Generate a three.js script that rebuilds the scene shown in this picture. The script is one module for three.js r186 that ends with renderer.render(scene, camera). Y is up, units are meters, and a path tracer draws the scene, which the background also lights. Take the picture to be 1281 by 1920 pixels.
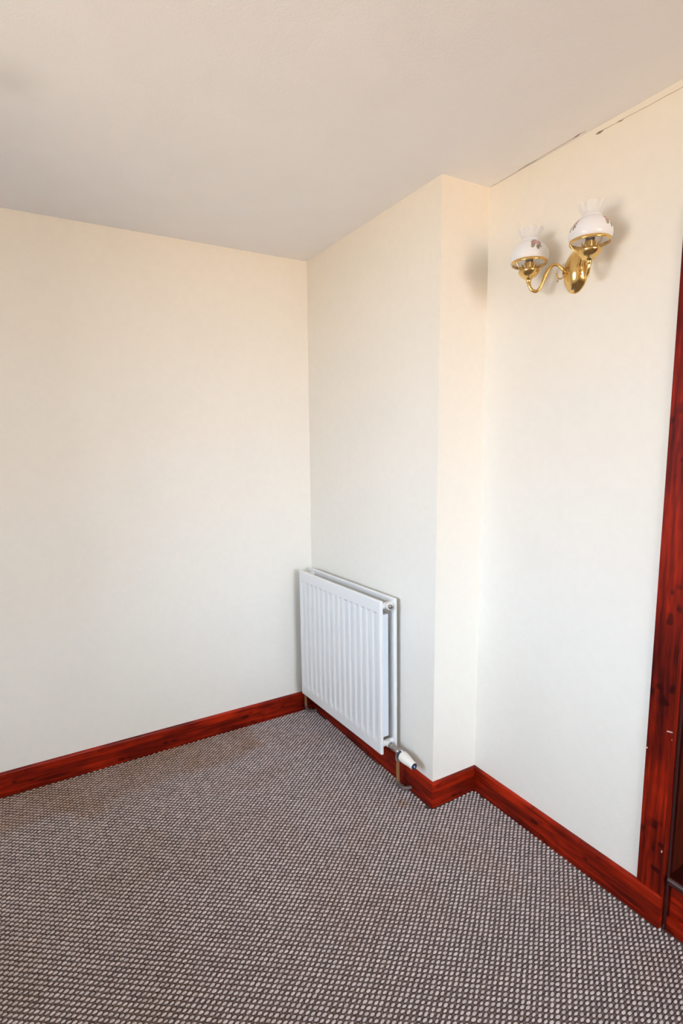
import * as THREE from 'three';
import { RectAreaLightUniformsLib } from 'three/addons/lights/RectAreaLightUniformsLib.js';
import { mergeGeometries } from 'three/addons/utils/BufferGeometryUtils.js';
import { RoundedBoxGeometry } from 'three/addons/geometries/RoundedBoxGeometry.js';

// ------------------------------------------------------------------ camera, sky, daylight, exposure
const scene = new THREE.Scene();
const V = (x, y, z) => new THREE.Vector3(x, y, z);
const camera = new THREE.PerspectiveCamera(88.152, 1281 / 1920, 0.02, 200);
{
  const yaw = 0.5389, pitch = -0.1309, roll = -0.008;
  const fw = V(Math.sin(yaw) * Math.cos(pitch), Math.sin(pitch), -Math.cos(yaw) * Math.cos(pitch));
  const r = V(Math.cos(yaw), 0, Math.sin(yaw)), u = r.clone().cross(fw);
  const R = r.clone().multiplyScalar(Math.cos(roll)).addScaledVector(u, Math.sin(roll));
  const U = r.clone().multiplyScalar(-Math.sin(roll)).addScaledVector(u, Math.cos(roll));
  camera.position.set(-1.3137, 1.4853, 2.5237);
  camera.quaternion.setFromRotationMatrix(new THREE.Matrix4().makeBasis(R, U, fw.clone().negate()));
  camera.updateMatrixWorld(true);
}
scene.add(camera);

const renderer = new THREE.WebGLRenderer({ antialias: true });
renderer.toneMapping = THREE.LinearToneMapping;
renderer.toneMappingExposure = 1.0;
renderer.shadowMap.enabled = true;
renderer.shadowMap.type = THREE.PCFSoftShadowMap;
RectAreaLightUniformsLib.init();
scene.background = new THREE.Color().setRGB(0.75, 0.88, 1.05);

// two windows light the room: one in the front wall behind the camera, one in the side wall to its left
const FZ = 5.2, SX = -2.25, T = 0.45;                     // old thick walls: the windows sit in deep reveals
const WIN = { x0: -1.3, x1: 0.15, y0: 0.95, y1: 2.05 };
const SIDE = { z0: 1.1, z1: 2.1, y0: 1.0, y1: 2.05 };
// outside each window: the cool sky above the horizon, the warm sunlit ground below it
const HORIZON = 1.25, FAR = 4.0;
function daylight(name, color, k, w, y0, y1, x, z, dx, dz) {
  const day = new THREE.RectAreaLight(new THREE.Color().setRGB(...color), k, w, y1 - y0);
  day.name = name;
  day.position.set(x, (y0 + y1) / 2, z);
  day.lookAt(x + dx, (y0 + y1) / 2, z + dz);
  day.castShadow = true;
  scene.add(day);
}
{
  const fx = (WIN.x0 + WIN.x1) / 2, sz = (SIDE.z0 + SIDE.z1) / 2;
  daylight('sky_at_front_window', [0.704, 0.834, 1.000], 41.6, 7, HORIZON, 4.6, fx, FZ + FAR, 0, -1);
  daylight('ground_at_front_window', [1.000, 0.547, 0.151], 21.2, 7, -1.4, HORIZON, fx, FZ + FAR, 0, -1);
  daylight('sky_at_side_window', [0.593, 0.763, 1.000], 30, 7, HORIZON, 4.6, SX - FAR, sz, 1, 0);
  daylight('ground_at_side_window', [1.000, 0.783, 0.538], 14.3, 7, -1.4, HORIZON, SX - FAR, sz, 1, 0);
}

// ------------------------------------------------------------------ helpers
function rng(seed) { let a = seed >>> 0; return () => { a = (a + 0x6D2B79F5) | 0; let t = Math.imul(a ^ (a >>> 15), 1 | a); t = (t + Math.imul(t ^ (t >>> 7), 61 | t)) ^ t; return ((t ^ (t >>> 14)) >>> 0) / 4294967296; }; }
const smooth = (a, b, x) => { const t = Math.min(1, Math.max(0, (x - a) / (b - a))); return t * t * (3 - 2 * t); };
function valueNoise(seed) {
  const rnd = rng(seed), N = 256, tab = new Float32Array(N * N).map(() => rnd());
  return (x, y, px = 256, py = 256) => {
    const ix = Math.floor(x), iy = Math.floor(y), fx = x - ix, fy = y - iy, s = fx * fx * (3 - 2 * fx), t = fy * fy * (3 - 2 * fy);
    const g = (i, j) => tab[((((j % py) + py) % py) % N) * N + ((((i % px) + px) % px) % N)];
    return (g(ix, iy) * (1 - s) + g(ix + 1, iy) * s) * (1 - t) + (g(ix, iy + 1) * (1 - s) + g(ix + 1, iy + 1) * s) * t;
  };
}
function dataMap(w, h, fn, srgb = true) {
  const d = new Uint8Array(w * h * 4);
  for (let j = 0; j < h; j++) for (let i = 0; i < w; i++) {
    const c = fn(i / w, j / h), k = (j * w + i) * 4;
    d[k] = Math.max(0, Math.min(255, c[0])); d[k + 1] = Math.max(0, Math.min(255, c[1])); d[k + 2] = Math.max(0, Math.min(255, c[2])); d[k + 3] = 255;
  }
  const t = new THREE.DataTexture(d, w, h, THREE.RGBAFormat);
  t.wrapS = t.wrapT = THREE.RepeatWrapping; t.magFilter = THREE.LinearFilter; t.minFilter = THREE.LinearMipmapLinearFilter; t.generateMipmaps = true;
  if (srgb) t.colorSpace = THREE.SRGBColorSpace;
  t.needsUpdate = true;
  return t;
}
const counts = {};
function numbered(n) { const k = counts[n] = (counts[n] ?? -1) + 1; return k ? n + '_' + String(k).padStart(3, '0') : n; }
function mesh(name, g, m, parent = scene) {
  const o = new THREE.Mesh(g, m);
  o.name = parent === scene ? numbered(name) : name;
  o.castShadow = o.receiveShadow = true;
  parent.add(o);
  return o;
}
function struct(name, g, m) { const o = mesh(name, g, m); o.userData.kind = 'structure'; return o; }
function structGroup(name) { const o = new THREE.Group(); o.name = name; o.userData.kind = 'structure'; scene.add(o); return o; }
function sub(name, parent) { const o = new THREE.Group(); o.name = name; parent.add(o); return o; }
function merge(list) {
  return mergeGeometries(list.map((g) => { g = g.index ? g.toNonIndexed() : g; for (const k of Object.keys(g.attributes)) if (!['position', 'normal', 'uv'].includes(k)) g.deleteAttribute(k); return g; }));
}
const tf = (g, p, r = [0, 0, 0]) => { g.applyMatrix4(new THREE.Matrix4().compose(V(...p), new THREE.Quaternion().setFromEuler(new THREE.Euler(...r)), V(1, 1, 1))); return g; };
const cyl = (r0, r1, l, n = 32) => new THREE.CylinderGeometry(r1, r0, l, n);
const tube = (pts, r, seg = 80, n = 16) => new THREE.TubeGeometry(new THREE.CatmullRomCurve3(pts.map((p) => V(...p)), false, 'centripetal'), seg, r, n);
const lathe = (pts, n = 64) => new THREE.LatheGeometry(pts.map((p) => new THREE.Vector2(...p)), n);

// a solid from a convex plan quad [x, z] x 4 between two heights (numbers or functions of x, z); uv in metres along the longest side
function prism(plan, lo, hi) {
  const f = (h, p) => (typeof h === 'function' ? h(p[0], p[1]) : h);
  const area = plan.reduce((s, p, i) => { const q = plan[(i + 1) % plan.length]; return s + p[0] * q[1] - q[0] * p[1]; }, 0);
  if (area > 0) plan = plan.slice().reverse();          // clockwise in x, z so that the sides face outwards
  const pos = [], uv = [], tri = (a, b, c, ua, ub, uc) => { pos.push(...a, ...b, ...c); uv.push(...ua, ...ub, ...uc); };
  const n = plan.length, B = plan.map((p) => [p[0], f(lo, p), p[1]]), T = plan.map((p) => [p[0], f(hi, p), p[1]]);
  for (let i = 0; i < n; i++) {
    const j = (i + 1) % n, L = Math.hypot(plan[j][0] - plan[i][0], plan[j][1] - plan[i][1]);
    const u0 = Math.abs(plan[j][0] - plan[i][0]) > Math.abs(plan[j][1] - plan[i][1]) ? plan[i][0] : plan[i][1], sg = u0 === plan[i][0] ? Math.sign(plan[j][0] - plan[i][0]) : Math.sign(plan[j][1] - plan[i][1]);
    const u1 = u0 + sg * L;
    tri(B[i], B[j], T[j], [u0, B[i][1]], [u1, B[j][1]], [u1, T[j][1]]);
    tri(B[i], T[j], T[i], [u0, B[i][1]], [u1, T[j][1]], [u0, T[i][1]]);
  }
  for (let i = 1; i < n - 1; i++) {
    tri(T[0], T[i], T[i + 1], [T[0][0], T[0][2]], [T[i][0], T[i][2]], [T[i + 1][0], T[i + 1][2]]);
    tri(B[0], B[i + 1], B[i], [B[0][0], B[0][2]], [B[i + 1][0], B[i + 1][2]], [B[i][0], B[i][2]]);
  }
  const g = new THREE.BufferGeometry();
  g.setAttribute('position', new THREE.Float32BufferAttribute(pos, 3));
  g.setAttribute('uv', new THREE.Float32BufferAttribute(uv, 2));
  g.computeVertexNormals();
  return g;
}

// ------------------------------------------------------------------ materials
const n1 = valueNoise(11), n2 = valueNoise(23), n3 = valueNoise(37);
const fbm = (n, x, y) => 0.5 * n(x, y) + 0.25 * n(2 * x + 7, 2 * y + 3) + 0.125 * n(4 * x + 1, 4 * y + 9) + 0.125 * n(8 * x, 8 * y);
const plasterBump = dataMap(512, 512, (u, v) => { const a = n1(u * 128, v * 128, 128, 128), b = n2(u * 32, v * 32, 32, 32), c = 60 + 110 * a + 60 * b; return [c, c, c]; }, false);
plasterBump.repeat.set(2, 2);
const wallMottle = dataMap(512, 512, (u, v) => { const k = 251 + 2 * (n1(u * 8, v * 8, 8, 8) - 0.5) + 2 * (n2(u * 64, v * 64, 64, 64) - 0.5); return [k, k, k]; });
wallMottle.repeat.set(0.7, 0.7);
const M = {};
M.wall = new THREE.MeshStandardMaterial({ name: 'cream_paint', color: new THREE.Color().setRGB(0.85, 0.795, 0.695), map: wallMottle, roughness: 0.62, bumpMap: plasterBump, bumpScale: 0.0004 });
const ceilingMap = dataMap(512, 512, (u, v) => {       // 6 m square, with one grey smudge of dirt
  const x = u * 6 - 3, z = v * 6, d = Math.hypot((x - (-1.272)) * 1.1, z - 0.821), k = 252 + 2 * (n1(u * 60, v * 60, 60, 60) - 0.5) - 12 * smooth(0.13, 0.0, d) * (0.6 + 0.8 * n2(u * 90 + 3, v * 90));
  return [k, k, k];
});
ceilingMap.repeat.set(1 / 6, 1 / 6); ceilingMap.offset.set(0.5, 0);
M.ceiling = new THREE.MeshStandardMaterial({ name: 'white_ceiling_paint', color: new THREE.Color().setRGB(0.92, 0.925, 0.955), map: ceilingMap, roughness: 0.9, bumpMap: plasterBump, bumpScale: 0.0004 });
// stained wood: grain along u (metres)
const wood = (seed, dark) => {
  const a = valueNoise(seed), b = valueNoise(seed + 5);
  return dataMap(1024, 512, (u, v) => {
    const warp = 0.35 * a(u * 6, v * 4, 6, 4), g = a(u * 10, (v + warp * 0.06) * 90, 10, 256), fine = b(u * 40, v * 220, 40, 220), patch = 0.55 * b(u * 6, v * 5, 6, 5) + 0.3 * b(u * 18 + 5, v * 14 + 2, 18, 14) + 0.15 * b(u * 36, v * 40, 36, 40);
    let t = 0.45 * g + 0.2 * fine + 0.75 * patch - 0.2;
    const blot = smooth(0.66, 0.86, b(u * 56 + 3, v * 34 + 5, 56, 34)) * smooth(0.5, 0.7, a(u * 12, v * 6, 12, 6)) * 0.32;
    t = Math.max(0, Math.min(1.15, t - blot)) * dark;
    return [52 + 138 * t, 4 + 40 * t, 1 + 8 * t];
  });
};
const woodA = wood(101, 1.0), woodB = wood(211, 1.0), woodC = wood(307, 0.45);
woodA.repeat.set(0.8, 1.6); woodB.repeat.set(0.8, 1.6); woodC.repeat.set(0.8, 1.6);
M.skirting = new THREE.MeshPhysicalMaterial({ name: 'red_mahogany_stain', map: woodA, roughness: 0.4, specularIntensity: 0.28 });
const woodUp = woodB.clone(); woodUp.rotation = Math.PI / 2; woodUp.needsUpdate = true;
M.casing = new THREE.MeshPhysicalMaterial({ name: 'red_mahogany_upright', color: new THREE.Color().setRGB(0.8, 0.76, 0.8), map: woodUp, roughness: 0.4, specularIntensity: 0.28 });
const woodDarkUp = woodC.clone(); woodDarkUp.rotation = Math.PI / 2; woodDarkUp.needsUpdate = true;
M.darkWood = new THREE.MeshPhysicalMaterial({ name: 'dark_mahogany_gloss', color: new THREE.Color().setRGB(0.3, 0.3, 0.4), map: woodC, roughness: 0.3, clearcoat: 0.7, clearcoatRoughness: 0.15 });
M.darkPanel = new THREE.MeshPhysicalMaterial({ name: 'dark_mahogany_panel', color: new THREE.Color().setRGB(0.95, 2.3, 3.0), map: woodDarkUp, roughness: 0.35, clearcoat: 1, clearcoatRoughness: 0.1 });
M.radiator = new THREE.MeshPhysicalMaterial({ name: 'white_enamel', color: new THREE.Color().setRGB(0.75, 0.735, 0.705), roughness: 0.35, clearcoat: 0.3, clearcoatRoughness: 0.2 });
M.convector = new THREE.MeshStandardMaterial({ name: 'pale_grey_enamel', color: new THREE.Color().setRGB(0.72, 0.76, 0.80), roughness: 0.5 });
M.steel = new THREE.MeshStandardMaterial({ name: 'dull_nickel', color: new THREE.Color().setRGB(0.45, 0.40, 0.36), metalness: 0.9, roughness: 0.4 });
M.darkSteel = new THREE.MeshStandardMaterial({ name: 'dark_steel', color: new THREE.Color().setRGB(0.10, 0.09, 0.085), metalness: 0.5, roughness: 0.5 });
M.copper = new THREE.MeshStandardMaterial({ name: 'tarnished_copper', color: new THREE.Color().setRGB(0.40, 0.19, 0.075), metalness: 0.6, roughness: 0.5 });
M.dullPipe = new THREE.MeshStandardMaterial({ name: 'grey_pipe', color: new THREE.Color().setRGB(0.16, 0.12, 0.10), metalness: 0.5, roughness: 0.55 });
M.creamPlastic = new THREE.MeshPhysicalMaterial({ name: 'cream_plastic', color: new THREE.Color().setRGB(0.80, 0.745, 0.66), roughness: 0.4, clearcoat: 0.2 });
M.navyPlastic = new THREE.MeshPhysicalMaterial({ name: 'navy_plastic', color: new THREE.Color().setRGB(0.022, 0.026, 0.045), roughness: 0.35, clearcoat: 0.3 });
M.capMark = new THREE.MeshStandardMaterial({ name: 'pale_blue_mark', color: new THREE.Color().setRGB(0.28, 0.36, 0.48), roughness: 0.5 });
M.brass = new THREE.MeshStandardMaterial({ name: 'polished_brass', color: new THREE.Color().setRGB(0.76, 0.52, 0.20), metalness: 1, roughness: 0.18 });
M.brassDull = new THREE.MeshStandardMaterial({ name: 'worn_brass', color: new THREE.Color().setRGB(0.62, 0.42, 0.16), metalness: 1, roughness: 0.3 });
M.socket = new THREE.MeshStandardMaterial({ name: 'grey_lamp_holder', color: new THREE.Color().setRGB(0.16, 0.15, 0.16), roughness: 0.5, metalness: 0.3 });
M.crack = new THREE.MeshStandardMaterial({ name: 'dark_crack', color: new THREE.Color().setRGB(0.30, 0.23, 0.16), roughness: 1 });
M.crackPale = new THREE.MeshStandardMaterial({ name: 'pale_crack', color: new THREE.Color().setRGB(0.56, 0.47, 0.37), roughness: 1 });
M.nick = new THREE.MeshStandardMaterial({ name: 'chipped_pale_wood', color: new THREE.Color().setRGB(0.62, 0.42, 0.38), roughness: 0.8 });
M.whiteFrame = new THREE.MeshStandardMaterial({ name: 'white_window_paint', color: new THREE.Color().setRGB(0.8, 0.8, 0.78), roughness: 0.4 });
M.glass = new THREE.MeshPhysicalMaterial({ name: 'window_glass', color: 0xffffff, transmission: 1, roughness: 0, thickness: 0 });
M.ground = new THREE.MeshStandardMaterial({ name: 'outside_ground', color: new THREE.Color().setRGB(0.2, 0.2, 0.15), roughness: 1 });

// ------------------------------------------------------------------ plan of the room
const A = [0, 0], B = [0.0251, 0.9942], C = [0.2538, 1.0007];
const dl = [-1, -0.0085], dr = [0.0114, 0.9999], dc = [0.0252, 0.9997], dt = [0.9996, 0.0282];
const ceilY = (x, z) => 2.4 + 0.0054 * x + 0.0194 * z;
const along = (p, d, s) => [p[0] + d[0] * s, p[1] + d[1] * s];
const Lend = along(A, dl, 2.25), Rend = along(C, dr, FZ - C[1]);   // left wall runs to x = -2.25
const SKH = 0.1064, SKT = 0.014;
const DZ0 = 0.7825, DZ1 = DZ0 + 0.76, DH = 2.02;                   // door opening along the right wall from C

// floor and ceiling
struct('floor', prism([[-2.8, -0.5], [1.5, -0.5], [1.5, FZ + 0.5], [-2.8, FZ + 0.5]], -0.2, -0.006), new THREE.MeshStandardMaterial({ name: 'floor_boards', color: new THREE.Color().setRGB(0.2, 0.13, 0.08), roughness: 0.8 }));
const ceiling = struct('ceiling', prism([[-2.8, -0.5], [1.5, -0.5], [1.5, FZ + 0.5], [-2.8, FZ + 0.5]], ceilY, (x, z) => ceilY(x, z) + 0.15), M.ceiling);

// walls, each a solid with thickness
struct('wall_left', prism([along(A, dl, 2.25 + T), A, [0, -T], [SX - T, -T - 0.02]], -0.006, ceilY), M.wall);
struct('wall_chimney', prism([A, B, C, [C[0] + 0.05, 0 - T], [0, -T]], -0.006, ceilY), M.wall);
{
  const off = (p) => [p[0] + T, p[1]], seg = (s0, s1, lo, hi) => { const p = along(C, dr, s0), q = along(C, dr, s1); return prism([p, q, off(q), off(p)], lo, hi); };
  struct('wall_right', merge([seg(0, DZ0, -0.006, ceilY), seg(DZ0, DZ1, DH, ceilY), seg(DZ1, FZ - C[1], -0.006, ceilY)]), M.wall);
}
{
  const bx = (x0, x1, lo, hi) => prism([[x0, FZ], [x1, FZ], [x1, FZ + T], [x0, FZ + T]], lo, hi);
  struct('wall_front', merge([bx(SX - T, WIN.x0, -0.006, ceilY), bx(WIN.x1, 0.45, -0.006, ceilY), bx(WIN.x0, WIN.x1, -0.006, WIN.y0), bx(WIN.x0, WIN.x1, WIN.y1, ceilY)]), M.wall);
  const by = (z0, z1, lo, hi) => prism([[SX, z0], [SX, z1], [SX - T, z1], [SX - T, z0]], lo, hi);
  struct('wall_side', merge([by(Lend[1], SIDE.z0, -0.006, ceilY), by(SIDE.z1, FZ, -0.006, ceilY), by(SIDE.z0, SIDE.z1, -0.006, SIDE.y0), by(SIDE.z0, SIDE.z1, SIDE.y1, ceilY)]), M.wall);
}

// the windows, behind the camera and at its left
function makeWindow(name, w, h, y0, pos, turn) {
  const g = structGroup(name); g.position.set(...pos); g.rotation.y = turn;       // local: x along the wall, z outwards
  const bar = (x, y, sx, sy, d = 0.05) => tf(new RoundedBoxGeometry(sx, sy, d, 2, 0.006), [x, y, T - 0.06]);
  const cy = y0 + h / 2;
  mesh('window_frame', merge([bar(-w / 2 + 0.025, cy, 0.05, h), bar(w / 2 - 0.025, cy, 0.05, h), bar(0, y0 + 0.025, w, 0.05), bar(0, y0 + h - 0.025, w, 0.05), bar(0, cy, 0.04, h, 0.04)]), M.whiteFrame, g);
  for (const s of [-1, 1]) mesh('window_pane', tf(new THREE.BoxGeometry(w / 2 - 0.07, h - 0.1, 0.004), [s * w / 4, cy, T - 0.06]), M.glass, g);
  mesh('window_sill', tf(new RoundedBoxGeometry(w + 0.08, 0.03, 0.06, 2, 0.008), [0, y0 - 0.012, -0.028]), M.whiteFrame, g);
}
makeWindow('window_1', WIN.x1 - WIN.x0, WIN.y1 - WIN.y0, WIN.y0, [(WIN.x0 + WIN.x1) / 2, 0, FZ], 0);
makeWindow('window_2', SIDE.z1 - SIDE.z0, SIDE.y1 - SIDE.y0, SIDE.y0, [SX, 0, (SIDE.z0 + SIDE.z1) / 2], -Math.PI / 2);
struct('ground_outside', prism([[-60, -60], [60, -60], [60, 60], [-60, 60]], -1.7, -1.55), M.ground);

// skirting boards: a moulded profile run along each wall, mitred at its two ends
function skirting(name, p, q, nrm, startMitre, endMitre) {
  // profile: [out from wall, height]
  const prof = [[0, 0], [SKT, 0], [SKT, SKH - 0.006], [SKT - 0.0018, SKH - 0.0018], [SKT - 0.005, SKH], [0, SKH]];
  const L = Math.hypot(q[0] - p[0], q[1] - p[1]), d = [(q[0] - p[0]) / L, (q[1] - p[1]) / L], pos = [], uv = [];
  const pt = (k, e) => { const o = prof[k][0], s = e ? L + o * endMitre : -o * startMitre; return [p[0] + d[0] * s + nrm[0] * o, prof[k][1], p[1] + d[1] * s + nrm[1] * o]; };
  const along_ = (e, k) => (e ? L + prof[k][0] * endMitre : -prof[k][0] * startMitre);
  const quad = (a, b, c, d_, ua, ub, uc, ud) => { pos.push(...a, ...b, ...c, ...a, ...c, ...d_); uv.push(...ua, ...ub, ...uc, ...ua, ...uc, ...ud); };
  for (let k = 0; k < prof.length; k++) {
    const m = (k + 1) % prof.length, off = p[0] * 1.7 + p[1];
    quad(pt(k, 0), pt(k, 1), pt(m, 1), pt(m, 0), [along_(0, k) + off, prof[k][1]], [along_(1, k) + off, prof[k][1]], [along_(1, m) + off, prof[m][1] + 0.002], [along_(0, m) + off, prof[m][1] + 0.002]);
  }
  for (const e of [0, 1]) for (let k = 1; k < prof.length - 1; k++) { pos.push(...pt(0, e), ...pt(k, e), ...pt(k + 1, e)); for (const i of [0, k, k + 1]) uv.push(prof[i][0] + p[1], prof[i][1]); }
  const g = new THREE.BufferGeometry();
  g.setAttribute('position', new THREE.Float32BufferAttribute(pos, 3)); g.setAttribute('uv', new THREE.Float32BufferAttribute(uv, 2));
  // make every face look outwards: flip those whose normal points to the board's middle
  const mid = V((p[0] + q[0]) / 2 + nrm[0] * SKT / 2, SKH / 2, (p[1] + q[1]) / 2 + nrm[1] * SKT / 2), P = g.attributes.position, a = V(0, 0, 0), b = V(0, 0, 0), c = V(0, 0, 0);
  for (let i = 0; i < P.count; i += 3) {
    a.fromBufferAttribute(P, i); b.fromBufferAttribute(P, i + 1); c.fromBufferAttribute(P, i + 2);
    const n = b.clone().sub(a).cross(c.clone().sub(a)), cen = a.clone().add(b).add(c).divideScalar(3).sub(mid);
    const dd = V(d[0], 0, d[1]); const axial = Math.abs(n.clone().normalize().dot(dd)) > 0.5; if (!axial) cen.addScaledVector(dd, -cen.dot(dd));
    if (n.dot(cen) < 0) { P.setXYZ(i + 1, c.x, c.y, c.z); P.setXYZ(i + 2, b.x, b.y, b.z); const U_ = g.attributes.uv, u1 = [U_.getX(i + 1), U_.getY(i + 1)]; U_.setXY(i + 1, U_.getX(i + 2), U_.getY(i + 2)); U_.setXY(i + 2, ...u1); }
  }
  g.computeVertexNormals();
  return struct(name, g, M.skirting);
}
const nl = [-0.0085, 1], nc = [-0.9997, 0.0252], nt = [-0.0282, 0.9996], nr = [-0.9999, 0.0114];
skirting('baseboard_left', along(A, dl, 2.24), A, nl, 0, -1);
skirting('baseboard_chimney', A, B, nc, -1, 1);
skirting('baseboard_return', B, C, nt, 1, -1);
skirting('baseboard_right', C, along(C, dr, DZ0), nr, -1, 0);
skirting('baseboard_door', along(C, dr, DZ1), along(C, dr, FZ - C[1] - 0.015), nr, 0, 0);
skirting('baseboard_front', [-2.23, FZ], [0.25, FZ], [0, -1], 0, 0);
skirting('baseboard_side', [-2.25, 0.05], [-2.25, FZ - 0.05], [1, 0], 0, 0);

// ------------------------------------------------------------------ carpet: woven loops, light ones on a dark ground
{
  const carpet = new THREE.Group(); carpet.name = 'carpet'; scene.add(carpet);
  carpet.userData = { kind: 'stuff', label: 'brown and beige loop pile carpet covering the whole floor', category: 'carpet' };
  mesh('carpet_backing', prism([[-2.25, 0], [0.27, 0], [0.27, FZ], [-2.25, FZ]], -0.006, -0.0025), new THREE.MeshStandardMaterial({ name: 'dark_brown_backing', color: new THREE.Color().setRGB(0.07, 0.046, 0.04), roughness: 1 }), carpet).userData.kind = 'stuff';
  const px = 0.0120, pz = 0.00915, light = [], dark = [], rnd = rng(5);
  const stain = (x, z) => {
    let s = 0;
    const edge = 0.25 + 0.05 * (n3(x * 9 + 40, 3.3) - 0.5);
    s = Math.max(s, smooth(edge + 0.03, edge - 0.05, z) * smooth(-0.36, -0.42, x) * (0.5 + 0.55 * n2(x * 11 + 50, z * 11)));
    s = Math.max(s, 1.0 * smooth(0.09, 0.02, Math.hypot(x + 1.18, (z - 0.27) * 1.0)) * (0.4 + n1(x * 60 + 90, z * 60)));
    s = Math.max(s, 0.9 * smooth(0.035, 0.01, Math.hypot(x + 0.068, (z - 0.915))));
    s = Math.max(s, 0.2 * smooth(0.58, 0.75, n1(x * 7 + 60, z * 7 + 20)));
    return Math.min(1, s);
  };
  const inside = (x, z) => x > -2.245 && z > 0.006 && z < FZ - 0.005 && x < (z < 0.985 ? 0.0251 * z - 0.016 : 0.2538 + (z - 1) * 0.0114 - (z < 1.78 ? 0.014 : 0.002)) && !(z > 0.97 && z < 1.01 && x > 0.0);
  for (let j = 0; j * pz < FZ; j++) for (let i = -190; i < 24; i++) {
    const x = i * px + (rnd() - 0.5) * 0.0016, z = j * pz + (rnd() - 0.5) * 0.0014 + 0.0006 * Math.sin(i * 0.3);
    if (!inside(x, z)) continue;
    ((i + j) % 2 ? dark : light).push([x, z]);
  }
  const loop = new THREE.SphereGeometry(1, 8, 6);
  const put = (name, list, sx, sy, sz, y, col, tan, m) => {
    const o = new THREE.InstancedMesh(loop, m, list.length), mat = new THREE.Matrix4(), q = new THREE.Quaternion(), c = new THREE.Color();
    o.name = name; o.castShadow = o.receiveShadow = true; o.userData.kind = 'stuff';
    list.forEach(([x, z], k) => {
      q.setFromEuler(new THREE.Euler((rnd() - 0.5) * 0.2, (rnd() - 0.5) * 0.35, (rnd() - 0.5) * 0.2 + 0.12));
      const s = 0.9 + 0.22 * rnd();
      o.setMatrixAt(k, mat.compose(V(x, y + (rnd() - 0.5) * 0.0006, z), q, V(sx * s, sy * s, sz * s)));
      const t = stain(x, z), v = 0.86 + 0.26 * rnd();
      c.setRGB((col[0] * (1 - t) + tan[0] * t) * v, (col[1] * (1 - t) + tan[1] * t) * v, (col[2] * (1 - t) + tan[2] * t) * v);
      o.setColorAt(k, c);
    });
    carpet.add(o);
  };
  const yarn = new THREE.MeshStandardMaterial({ name: 'wool_yarn', color: 0xffffff, roughness: 1 });
  put('light_loop_pile', light, 0.0072, 0.0048, 0.0037, -0.0026, [0.51, 0.42, 0.385], [0.42, 0.285, 0.215], yarn);
  put('dark_loop_pile', dark, 0.0070, 0.0034, 0.0050, -0.0036, [0.14, 0.097, 0.087], [0.15, 0.088, 0.058], yarn);
}

// ------------------------------------------------------------------ doorway with casing on the right wall, and the wooden step in it
{
  const d = structGroup('door_1'), th = 0.006;
  const at = (s, o) => { const p = along(C, dr, s); return [p[0] + nr[0] * o, p[1] + nr[1] * o]; };
  const strip = (s0, s1, o0, o1, lo, hi) => prism([at(s0, o0), at(s1, o0), at(s1, o1), at(s0, o1)], lo, hi);
  const casing = (s0, s1, beadAt) => merge([strip(s0, s1, 0, th, SKH, DH + 0.08), tf(cyl(0.0055, 0.0055, DH + 0.08 - SKH, 16), [at(beadAt, th - 0.001)[0], (DH + 0.08 + SKH) / 2, at(beadAt, th - 0.001)[1]])]);
  mesh('casing', casing(0.7035, DZ0 + 0.003, DZ0 - 0.0025), M.casing, d);
  mesh('casing', casing(DZ1 - 0.003, DZ1 + 0.08, DZ1 + 0.0025), M.casing, d);
  mesh('casing_head', strip(DZ0 + 0.003, DZ1 - 0.003, 0, th, DH, DH + 0.08), M.skirting, d);
  mesh('jamb', strip(DZ0 - 0.002, DZ0 + 0.012, -0.014, -0.9, 0.0, DH), M.darkPanel, d);
  mesh('jamb_edge', strip(DZ0 - 0.002, DZ0 + 0.0125, 0.0005, -0.014, 0.0, DH), M.darkWood, d);
  mesh('jamb', strip(DZ1 - 0.012, DZ1, 0, -0.9, 0.0, DH), M.darkPanel, d);
  mesh('jamb_head', strip(DZ0 + 0.012, DZ1 - 0.012, 0, -0.9, DH - 0.012, DH), M.darkPanel, d);
  mesh('back_panel', strip(DZ0, DZ1, -0.9, -0.95, 0.0, DH), M.darkPanel, d);
  // pale nicks in the casing
  const nick = (s, y, l, w, rot) => tf(new THREE.CapsuleGeometry(w, l, 3, 8), [at(s, th)[0], y, at(s, th)[1]], [rot, 0, 0]);
  mesh('nick', nick(DZ0 - 0.013, 0.635, 0.018, 0.0022, 1.35), M.nick, d);
  mesh('nick', nick(DZ0 - 0.005, 0.615, 0.006, 0.0022, 0.9), M.nick, d);
  mesh('nick', nick(0.7045, 0.553, 0.004, 0.0025, 1.1), M.nick, d);
  mesh('nick', nick(DZ0 - 0.012, 0.25, 0.004, 0.0022, 0.1), M.nick, d);
  const s = new THREE.Group(); s.name = 'wooden_step'; scene.add(s);
  s.userData = { label: 'dark varnished wooden step with a rounded nosing inside the doorway', category: 'step' };
  const S0 = DZ0 + 0.0135, S1 = DZ1 - 0.0135;
  const c0 = at(S0, 0.008), c1 = at(S1, 0.008);
  mesh('tread', merge([strip(S0, S1, 0.002, -0.895, 0.158, 0.186), tf(cyl(0.014, 0.014, S1 - S0, 20), [(at(S0, 0.002)[0] + at(S1, 0.002)[0]) / 2, 0.172, (at(S0, 0)[1] + at(S1, 0)[1]) / 2], [Math.PI / 2, 0, -0.0114])]), M.darkWood, s);
  mesh('riser', strip(S0, S1, -0.012, -0.03, 0.0, 0.158), M.skirting, s);
  mesh('kick_board', merge([strip(S0, S1, 0.0, -0.012, 0.0, 0.05)]), M.skirting, s);
}

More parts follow.
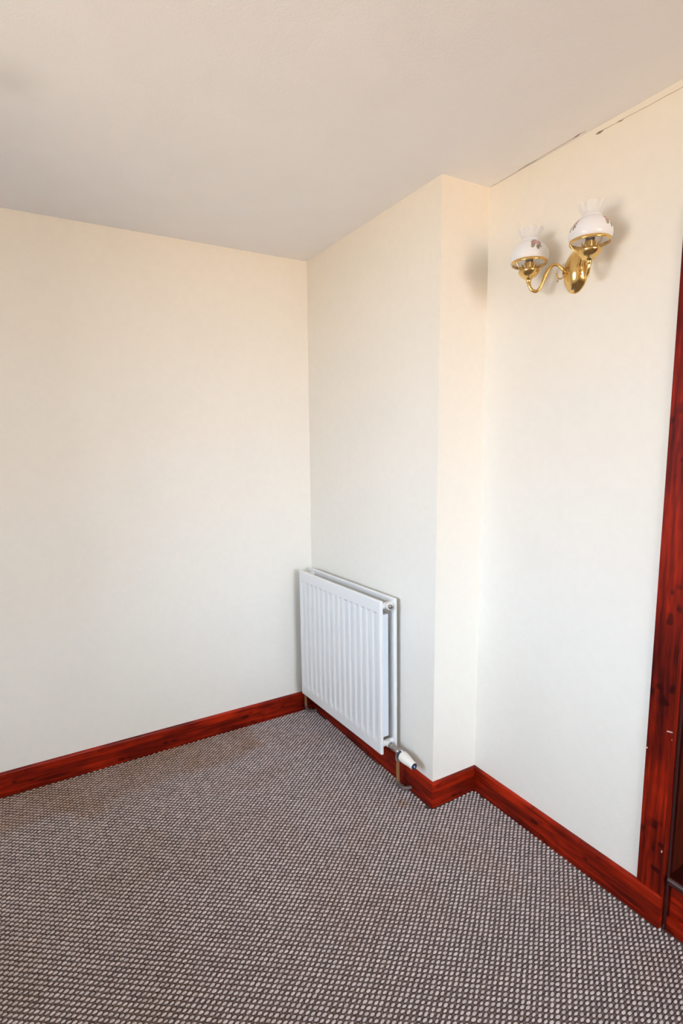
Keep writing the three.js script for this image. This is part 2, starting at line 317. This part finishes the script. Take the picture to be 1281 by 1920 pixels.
// ------------------------------------------------------------------ cracks along the joint of ceiling and right wall
function ribbon(pts, nrm, side, w) {   // a slightly raised irregular strip through pts on a plane with normal nrm
  const pos = [], idx = [], th = 0.0008;
  pts.forEach((p, i) => { const k = w(i / (pts.length - 1)); for (const [a, h] of [[-1, 0], [-1, th], [1, th], [1, 0]]) pos.push(p[0] + side[0] * a * k + nrm[0] * h, p[1] + side[1] * a * k + nrm[1] * h, p[2] + side[2] * a * k + nrm[2] * h); });
  for (let i = 0; i < pts.length - 1; i++) for (let k = 0; k < 3; k++) { const a = i * 4 + k, b = a + 4; idx.push(a, a + 1, b + 1, a, b + 1, b); }
  const g = new THREE.BufferGeometry(); g.setAttribute('position', new THREE.Float32BufferAttribute(pos, 3)); g.setIndex(idx); g.computeVertexNormals(); return g.toNonIndexed();
}
{
  const wob = (k) => 0.0016 * (n2(k * 9.1, 2.5) - 0.5) + 0.003 * (n1(k * 2.1, 7.5) - 0.5);
  const onCeil = (s0, s1, o, n) => Array.from({ length: n + 1 }, (_, i) => { const s = s0 + (s1 - s0) * i / n, oo = (typeof o === 'function' ? o(i / n) : o) + wob(s * 40), x = C[0] + dr[0] * s + nr[0] * oo, z = C[1] + dr[1] * s + nr[1] * oo; return [x, ceilY(x, z), z]; });
  const onWall = (s0, s1, dy, n) => Array.from({ length: n + 1 }, (_, i) => { const s = s0 + (s1 - s0) * i / n, p = along(C, dr, s); return [p[0], ceilY(p[0], p[1]) - dy(i / n) + wob(s * 50), p[1]]; });
  const dn = [0, -1, 0], cs = [1, 0, 0], wn = [-1, 0, 0.01], ws = [0, 1, 0];
  mesh('crack', merge([ribbon(onCeil(0.01, 0.4, (t) => 0.004 + 0.012 * t, 40), dn, cs, (t) => 0.0007 + 0.0006 * n1(t * 20, 5))]), M.crackPale, ceiling);
  mesh('crack', ribbon(onCeil(0.14, 0.22, (t) => 0.0085 + 0.0025 * t, 16), dn, cs, (t) => 0.0004 + 0.0015 * Math.sin(Math.PI * t)), M.crack, ceiling);
  mesh('crack', ribbon(onCeil(0.355, 0.385, (t) => 0.0148 + 0.001 * t, 8), dn, cs, (t) => 0.0004 + 0.0022 * Math.sin(Math.PI * t)), M.crack, ceiling);
  const wr = scene.getObjectByName('wall_right');
  mesh('crack', ribbon(onWall(0.43, 0.9, (t) => 0.018 + 0.004 * t, 40), wn, ws, (t) => 0.0007 + 0.0005 * n1(t * 20, 9)), M.crackPale, wr);
  mesh('crack', ribbon(onWall(0.425, 0.45, () => 0.019, 8), wn, ws, (t) => 0.0005 + 0.003 * Math.sin(Math.PI * t)), M.crack, wr);
  mesh('crack', ribbon(onWall(0.49, 0.515, () => 0.0185, 8), wn, ws, (t) => 0.0004 + 0.0014 * Math.sin(Math.PI * t)), M.crack, wr);
}

// ------------------------------------------------------------------ radiator on the chimney breast
{
  const L = 0.7062, H = 0.6771, Y0 = 0.1491, S0 = 0.0822, DF = 0.115, DB = 0.0238;
  const root = new THREE.Group(); root.name = 'radiator'; scene.add(root);
  const sc = S0 + L / 2 + 0.004, base = along(A, dc, sc);
  root.position.set(base[0], 0, base[1]);
  root.rotation.order = 'YXZ';
  root.rotation.set(0, -(Math.PI / 2 - 0.0252) + 0.009, 0.0124);
  root.userData = { label: 'white double panel radiator with vertical grooves hung low in the room corner', category: 'radiator' };
  // local: x along the wall (0 at the middle), y up, z out from the wall
  function panel(depth, N, groove, flip) {
    const xs = [], ys = [], r = 0.006, m = 0.016, p = (L - 2 * m) / N, y0 = 0.043, y1 = H - 0.052;
    for (const e of [0, 0.0004, 0.0014, 0.003, 0.006]) xs.push(e);
    for (let i = 0; i < N; i++) for (const f of [0, 0.13, 0.20, 0.27, 0.34, 0.66, 0.73, 0.80, 0.87]) xs.push(m + (i + f) * p);
    xs.push(L - m); for (const e of [0.006, 0.003, 0.0014, 0.0004, 0]) xs.push(L - e);
    for (const e of [0, 0.0004, 0.0014, 0.003, 0.006]) ys.push(e);
    for (const f of [-0.004, 0, 0.004, 0.008, 0.013, 0.018, 0.024, 0.032]) ys.push(y0 + f);
    for (let i = 1; i < 8; i++) ys.push(y0 + 0.032 + (y1 - y0 - 0.044) * i / 8);
    for (const f of [-0.012, -0.008, -0.004, 0, 0.003]) ys.push(y1 + f);
    for (const e of [0.006, 0.003, 0.0014, 0.0004, 0]) ys.push(H - e);
    const edge = (e) => (e >= r ? 0 : -r + Math.sqrt(Math.max(0, r * r - (r - e) ** 2)));
    const z = (x, y) => {
      let v = Math.min(edge(Math.min(x, L - x)), edge(Math.min(y, H - y)));
      if (x > m && x < L - m) { const f = ((x - m) / p) % 1, g = smooth(0.13, 0.34, f) * smooth(0.87, 0.66, f); v -= groove * g * smooth(y0, y0 + 0.032, y) * smooth(y1, y1 - 0.008, y); }
      return v;
    };
    const X = [xs[0], ...xs, xs[xs.length - 1]], Y = [ys[0], ...ys, ys[ys.length - 1]], nx = X.length, ny = Y.length, pos = [], idx = [], uv = [];
    for (let j = 0; j < ny; j++) for (let i = 0; i < nx; i++) {
      const rim = i === 0 || j === 0 || i === nx - 1 || j === ny - 1;
      pos.push(X[i] - L / 2, Y[j], (rim ? -depth : z(X[i], Y[j])) * flip); uv.push(X[i], Y[j]);
    }
    for (let j = 0; j < ny - 1; j++) for (let i = 0; i < nx - 1; i++) { const a = j * nx + i, b = a + 1, c = a + nx, d = c + 1; if (flip > 0) idx.push(a, b, d, a, d, c); else idx.push(a, d, b, a, c, d); }
    // flat back
    const k = pos.length / 3; for (const [x, y] of [[-L / 2, 0], [L / 2, 0], [L / 2, H], [-L / 2, H]]) { pos.push(x, y, -depth * flip); uv.push(x, y); }
    if (flip > 0) idx.push(k, k + 2, k + 1, k, k + 3, k + 2); else idx.push(k, k + 1, k + 2, k, k + 2, k + 3);
    const g = new THREE.BufferGeometry(); g.setAttribute('position', new THREE.Float32BufferAttribute(pos, 3)); g.setAttribute('uv', new THREE.Float32BufferAttribute(uv, 2)); g.setIndex(idx); g.computeVertexNormals();
    return g.translate(0, Y0, 0);
  }
  mesh('front_panel', panel(0.014, 15, 0.0075, 1).translate(0, 0, DF), M.radiator, root);
  mesh('back_panel', new RoundedBoxGeometry(L, H, 0.016, 4, 0.005).translate(0, Y0 + H / 2, DB + 0.008), M.radiator, root);
  // convector: a square-wave sheet between the panels
  {
    const pts = [], n = 14, w = (L - 0.07) / n; let x = -L / 2 + 0.035; const za = DF - 0.0135, zb = DB + 0.032;
    for (let i = 0; i < n; i++) { pts.push([x, zb], [x + w * 0.4, zb], [x + w * 0.5, za], [x + w * 0.9, za]); x += w; }
    pts.push([x, zb], [x + 0.012, zb], [x + 0.012, za]);
    const sh = new THREE.Shape(), t = 0.0007;
    pts.forEach((p, i) => (i ? sh.lineTo(p[0] + t, -p[1] - t) : sh.moveTo(p[0] + t, -p[1] - t))); pts.slice().reverse().forEach((p) => sh.lineTo(p[0] - t, -p[1] + t));
    const g = new THREE.ExtrudeGeometry(sh, { depth: H - 0.13, bevelEnabled: false }); g.rotateX(-Math.PI / 2); g.translate(0, Y0 + 0.062, 0);
    mesh('convector', g, M.convector, root);
  }
  // cross pieces at the corners join the two panels
  const zm = (DF + DB) / 2, yT = Y0 + H - 0.027, yB = Y0 + 0.036;
  const tee = (sx, y, boss) => merge([tf(cyl(0.0135, 0.0135, DF - DB - 0.024, 24), [sx * (L / 2 - 0.02), y, zm], [Math.PI / 2, 0, 0]), tf(cyl(0.0150, 0.0140, boss, 24), [sx * (L / 2 - 0.02 + boss / 2), y, zm], [0, 0, -sx * Math.PI / 2])]);
  const tt = mesh('top_connector', tee(1, yT, 0.026), M.radiator, root);
  mesh('bleed_valve', lathe([[0, 0.012], [0.004, 0.012], [0.0042, 0.008], [0.0088, 0.0075], [0.0095, 0.006], [0.0098, 0], [0, 0]], 24).rotateZ(-Math.PI / 2).translate(L / 2 + 0.006, yT, zm), M.steel, tt).userData.label = 'grey metal bleed valve';
  mesh('bleed_slot', merge([tf(new THREE.BoxGeometry(0.0012, 0.005, 0.005), [L / 2 + 0.0183, yT, zm]), tf(new THREE.TorusGeometry(0.0078, 0.0009, 8, 24), [L / 2 + 0.0136, yT, zm], [0, Math.PI / 2, 0])]), M.darkSteel, tt);
  mesh('top_connector', tee(-1, yT, 0.02), M.radiator, root);
  mesh('bottom_connector', tee(1, yB, 0.026), M.radiator, root);
  mesh('bottom_connector', tee(-1, yB, 0.02), M.radiator, root);
  // thermostatic valve at the right end
  const v = sub('thermostatic_valve', root); v.userData.label = 'cream and navy thermostatic valve head';
  const E = L / 2;
  mesh('tail_nut', merge([tf(cyl(0.013, 0.013, 0.014, 20), [E + 0.009, yB, zm], [0, 0, Math.PI / 2]), tf(cyl(0.0145, 0.0145, 0.016, 6), [E + 0.026, yB, zm], [0, 0, Math.PI / 2]), tf(cyl(0.0105, 0.0105, 0.03, 20), [E + 0.046, yB, zm], [0, 0, Math.PI / 2])]), M.steel, v);
  mesh('valve_body', merge([tf(new THREE.SphereGeometry(0.0145, 20, 14), [E + 0.062, yB - 0.002, zm]), tf(cyl(0.0125, 0.0125, 0.03, 20), [E + 0.062, yB - 0.02, zm]), tf(cyl(0.0145, 0.0145, 0.014, 6), [E + 0.062, yB - 0.034, zm])]), M.steel, v);
  const DROOP = 0.10, droop = (g) => g.translate(-0.062, 0, 0).rotateZ(-DROOP).translate(E + 0.062, yB - 0.007, zm);   // the head sags a little
  const ax = (pts) => droop(lathe(pts, 40).rotateZ(-Math.PI / 2));
  mesh('collar', ax([[0, 0.074], [0.017, 0.074], [0.0195, 0.076], [0.0195, 0.086], [0.018, 0.088], [0, 0.088]]), M.navyPlastic, v);
  mesh('valve_head', ax([[0, 0.086], [0.0195, 0.0865], [0.0222, 0.089], [0.0228, 0.095], [0.0222, 0.108], [0.0202, 0.122], [0.0176, 0.136], [0.0162, 0.148], [0.0158, 0.160], [0.0145, 0.1625], [0, 0.1625]]), M.creamPlastic, v);
  mesh('end_cap', ax([[0, 0.1615], [0.0138, 0.1615], [0.0138, 0.1645], [0.0125, 0.166], [0, 0.1665]]), M.navyPlastic, v);
  mesh('cap_mark', droop(tf(new THREE.CapsuleGeometry(0.0028, 0.006, 4, 10), [0.1662, 0, 0.001], [0.4, 0, 0])), M.capMark, v);
  mesh('pointer', droop(tf(new RoundedBoxGeometry(0.012, 0.004, 0.006, 2, 0.001), [0.084, 0.0205, 0])), M.creamPlastic, v);
  // pipes: down from the valve, then round into the wall above the carpet
  const pipe = (x, yTop, dx) => { const z0 = zm; return [tube([[x, yTop, z0], [x, 0.09, z0], [x + 0.001, 0.05, z0]], 0.0075, 30), tube([[x + 0.001, 0.052, z0], [x + dx * 0.15, 0.026, z0 - 0.006], [x + dx * 0.5, 0.0145, z0 - 0.02], [x + dx, 0.0115, z0 - 0.038], [x + dx * 1.2, 0.0115, z0 - 0.0565]], 0.008, 40)]; };
  const pr = pipe(E + 0.058, yB - 0.03, 0.02), pl = pipe(-E - 0.042, yB - 0.02, 0.014);
  mesh('pipe', pr[0], M.copper, root).userData.label = 'tarnished copper pipe below the valve head';
  mesh('pipe_bend', pr[1], M.dullPipe, root);
  mesh('pipe', pl[0], M.copper, root).userData.label = 'tarnished copper pipe in the room corner';
  mesh('pipe_bend', pl[1], M.dullPipe, root);
  mesh('lockshield_valve', merge([tf(cyl(0.011, 0.011, 0.03, 16), [-E - 0.015, yB, zm], [0, 0, Math.PI / 2]), tf(new THREE.SphereGeometry(0.0135, 16, 12), [-E - 0.04, yB, zm]), tf(cyl(0.0125, 0.0125, 0.03, 16), [-E - 0.042, yB - 0.018, zm])]), M.steel, root);
}

// ------------------------------------------------------------------ twin wall lamp on the right wall
{
  const root = new THREE.Group(); root.name = 'wall_lamp'; scene.add(root);
  const pz = 1.381, pxw = C[0] + (pz - C[1]) * 0.0114;
  root.position.set(pxw, 2.0237, pz); root.rotation.y = -(Math.PI / 2 - 0.0114);
  root.userData = { label: 'polished brass twin arm wall lamp with white opal glass shades, unlit', category: 'wall lamp' };
  const RY = 0.0407;                                    // height of the shade rings over the middle of the plate
  {
    const prof = [[0, 0.034], [0.25, 0.0335], [0.5, 0.030], [0.7, 0.0235], [0.82, 0.0165], [0.9, 0.010], [0.95, 0.007], [1.0, 0.005], [1.02, 0.0025], [1.02, 0.0]];
    const g = lathe(prof, 56); g.rotateX(Math.PI / 2); g.scale(0.043, 0.0665, 1);
    g.computeVertexNormals();
    const bp = mesh('back_plate', g, M.brass, root);
    mesh('screw', tf(new THREE.SphereGeometry(0.0042, 12, 8), [0, -0.054, 0.0165]), M.darkSteel, bp);
  }
  // rose sprays printed round each shade
  const canvas = document.createElement('canvas'); canvas.width = 1024; canvas.height = 256;
  const c = canvas.getContext('2d'); c.fillStyle = '#ffffff'; c.fillRect(0, 0, 1024, 256);
  for (let k = 0; k < 3; k++) {
    const cx = (k + 0.5) * 1024 / 3, cy = 96, rnd = rng(40 + k);
    for (let i = 0; i < 11; i++) { const a = Math.PI * 2 * i / 11 + rnd(); c.fillStyle = ['#9c997c', '#a9a588', '#8d8a70'][i % 3]; c.save(); c.translate(cx + Math.cos(a) * 38, cy + Math.sin(a) * 34 + 12); c.rotate(a); c.beginPath(); c.ellipse(0, 0, 20, 9, 0, 0, 7); c.fill(); c.restore(); }
    for (let i = 0; i < 14; i++) { const a = i * 2.4, r = 34 - i * 2.2; c.fillStyle = ['#d3a79f', '#c08d84', '#e2bdb4'][i % 3]; c.beginPath(); c.ellipse(cx + Math.cos(a) * r * 0.75, cy + Math.sin(a) * r * 0.6 - 6, 21 - i, 16 - i * 0.8, a, 0, 7); c.fill(); }
    for (const s of [-1, 1]) { c.fillStyle = '#a9756d'; c.beginPath(); c.ellipse(cx + s * 40, cy + 16, 9, 8, 0, 0, 7); c.fill(); }
  }
  const print = new THREE.CanvasTexture(canvas); print.colorSpace = THREE.SRGBColorSpace; print.wrapS = THREE.RepeatWrapping;
  const opal = new THREE.MeshPhysicalMaterial({ name: 'opal_glass', color: new THREE.Color().setRGB(0.93, 0.93, 0.95), map: print, transmission: 0.3, roughness: 0.9, thickness: 0, clearcoat: 0.8, clearcoatRoughness: 0.12, side: THREE.DoubleSide });
  const clear = new THREE.MeshPhysicalMaterial({ name: 'frosted_rim_glass', color: new THREE.Color().setRGB(0.93, 0.93, 0.95), transmission: 0.75, roughness: 0.6, thickness: 0, clearcoat: 0.9, clearcoatRoughness: 0.12, side: THREE.DoubleSide });
  const armDir = (s) => [s * 0.75, 0.662];
  for (const s of [-1, 1]) {
    const d = armDir(s), P = (rho, y) => [d[0] * rho, y + RY, d[1] * rho], R0 = 0.1447;
    const arm = sub('arm', root);
    mesh('arm_tube', tube([P(0.020, -0.040), P(0.034, -0.037), P(0.046, -0.024), P(0.058, -0.014), P(0.070, -0.014), P(0.082, -0.022), P(0.092, -0.040), P(0.100, -0.062), P(0.108, -0.080), P(0.120, -0.0905), P(0.133, -0.086), P(0.1415, -0.073), P(R0, -0.058)], 0.0055, 120, 16), M.brass, arm);
    const yawA = Math.atan2(d[0], d[1]);
    mesh('arm_nut', tf(cyl(0.0085, 0.0085, 0.016, 8).rotateX(Math.PI / 2), P(0.034, -0.0375), [0, yawA, 0]), M.brassDull, arm);
    mesh('scroll', tube([P(0.036, -0.043), P(0.039, -0.052), P(0.046, -0.058), P(0.054, -0.056), P(0.059, -0.050), P(0.0605, -0.043)], 0.0022, 40, 10), M.brassDull, arm);
    mesh('scroll_leaf', merge([tf(new THREE.SphereGeometry(0.0034, 10, 8), P(0.0605, -0.043)), tf(new THREE.ConeGeometry(0.003, 0.010, 8), P(0.054, -0.062), [0, 0, s * 0.8])]), M.brassDull, arm);
    const o = P(R0, 0);
    mesh('cup', lathe([[0, -0.064], [0.0075, -0.063], [0.0085, -0.058], [0.0075, -0.055], [0.0105, -0.0515], [0.013, -0.048], [0.021, -0.044], [0.0285, -0.037], [0.0325, -0.029], [0.0335, -0.0255], [0.0325, -0.0225], [0.028, -0.0215], [0.0265, -0.0195], [0.020, -0.0185], [0, -0.0185]], 48).translate(...o), M.brass, arm);
    const gal = [lathe([[0.0535, -0.0045], [0.0565, -0.0045], [0.0575, -0.0025], [0.0575, 0.003], [0.0565, 0.0045], [0.0535, 0.0045], [0.0535, -0.0045]], 64)];
    for (let k = 0; k < 3; k++) { const a = k * 2 * Math.PI / 3 + 0.35 * s; gal.push(tube([[Math.cos(a) * 0.030, -0.030, Math.sin(a) * 0.030], [Math.cos(a) * 0.042, -0.019, Math.sin(a) * 0.042], [Math.cos(a) * 0.0545, -0.003, Math.sin(a) * 0.0545]], 0.0014, 12, 8)); }
    mesh('gallery_ring', merge(gal).translate(...o), M.brass, arm);
    const crown = [lathe([[0.0145, -0.020], [0.017, -0.020], [0.0160, -0.008], [0.0150, 0.000], [0.0135, 0.001], [0.0135, -0.020]], 32)];
    for (let k = 0; k < 8; k++) { const a = k * Math.PI / 4; crown.push(tf(new THREE.ConeGeometry(0.0042, 0.022, 6), [Math.cos(a) * 0.0205, -0.0085, Math.sin(a) * 0.0205], [0.35 * Math.sin(a), 0, -0.35 * Math.cos(a)])); }
    mesh('crown', merge(crown).translate(...o), M.brassDull, arm);
    mesh('lamp_holder', merge([cyl(0.0125, 0.0120, 0.030, 24).translate(0, -0.004, 0), cyl(0.0085, 0.0085, 0.012, 24).translate(0, 0.016, 0)]).translate(...o), M.socket, arm);
    // shade: opal bulb and ruffled flare
    const sh = sub('shade', root); sh.position.set(...o);
    const yawShade = s < 0 ? 0.0 : 0.0;
    const bulb = [[0.0530, 0.000], [0.0560, 0.003], [0.0590, 0.009], [0.0605, 0.016], [0.0605, 0.023], [0.0590, 0.031], [0.0550, 0.0405], [0.0488, 0.0495], [0.0410, 0.0575], [0.0335, 0.0635], [0.0290, 0.0675], [0.0275, 0.0705]];
    const curve = new THREE.SplineCurve(bulb.map((p) => new THREE.Vector2(...p)));
    const bm = mesh('glass_bulb', new THREE.LatheGeometry(curve.getPoints(40), 96), opal, sh); bm.rotation.y = s < 0 ? ROSE_L() : ROSE_R();
    const fl = new THREE.LatheGeometry(new THREE.SplineCurve([[0.0275, 0.0705], [0.0278, 0.0755], [0.0298, 0.083], [0.0335, 0.091], [0.0370, 0.098], [0.0390, 0.1025]].map((p) => new THREE.Vector2(...p))).getPoints(20), 144);
    const fp = fl.attributes.position;
    for (let i = 0; i < fp.count; i++) { const x = fp.getX(i), y = fp.getY(i), z = fp.getZ(i), a = Math.atan2(z, x), t = smooth(0.074, 0.103, y), k = 1 + 0.06 * t * Math.cos(10 * a); fp.setXYZ(i, x * k, y + 0.0014 * t * Math.cos(10 * a + 0.6), z * k); }
    fl.computeVertexNormals();
    mesh('ruffled_rim', fl, clear, sh);
  }
  function ROSE_L() { return 0.0; }
  function ROSE_R() { return 0.6; }
}

renderer.render(scene, camera);
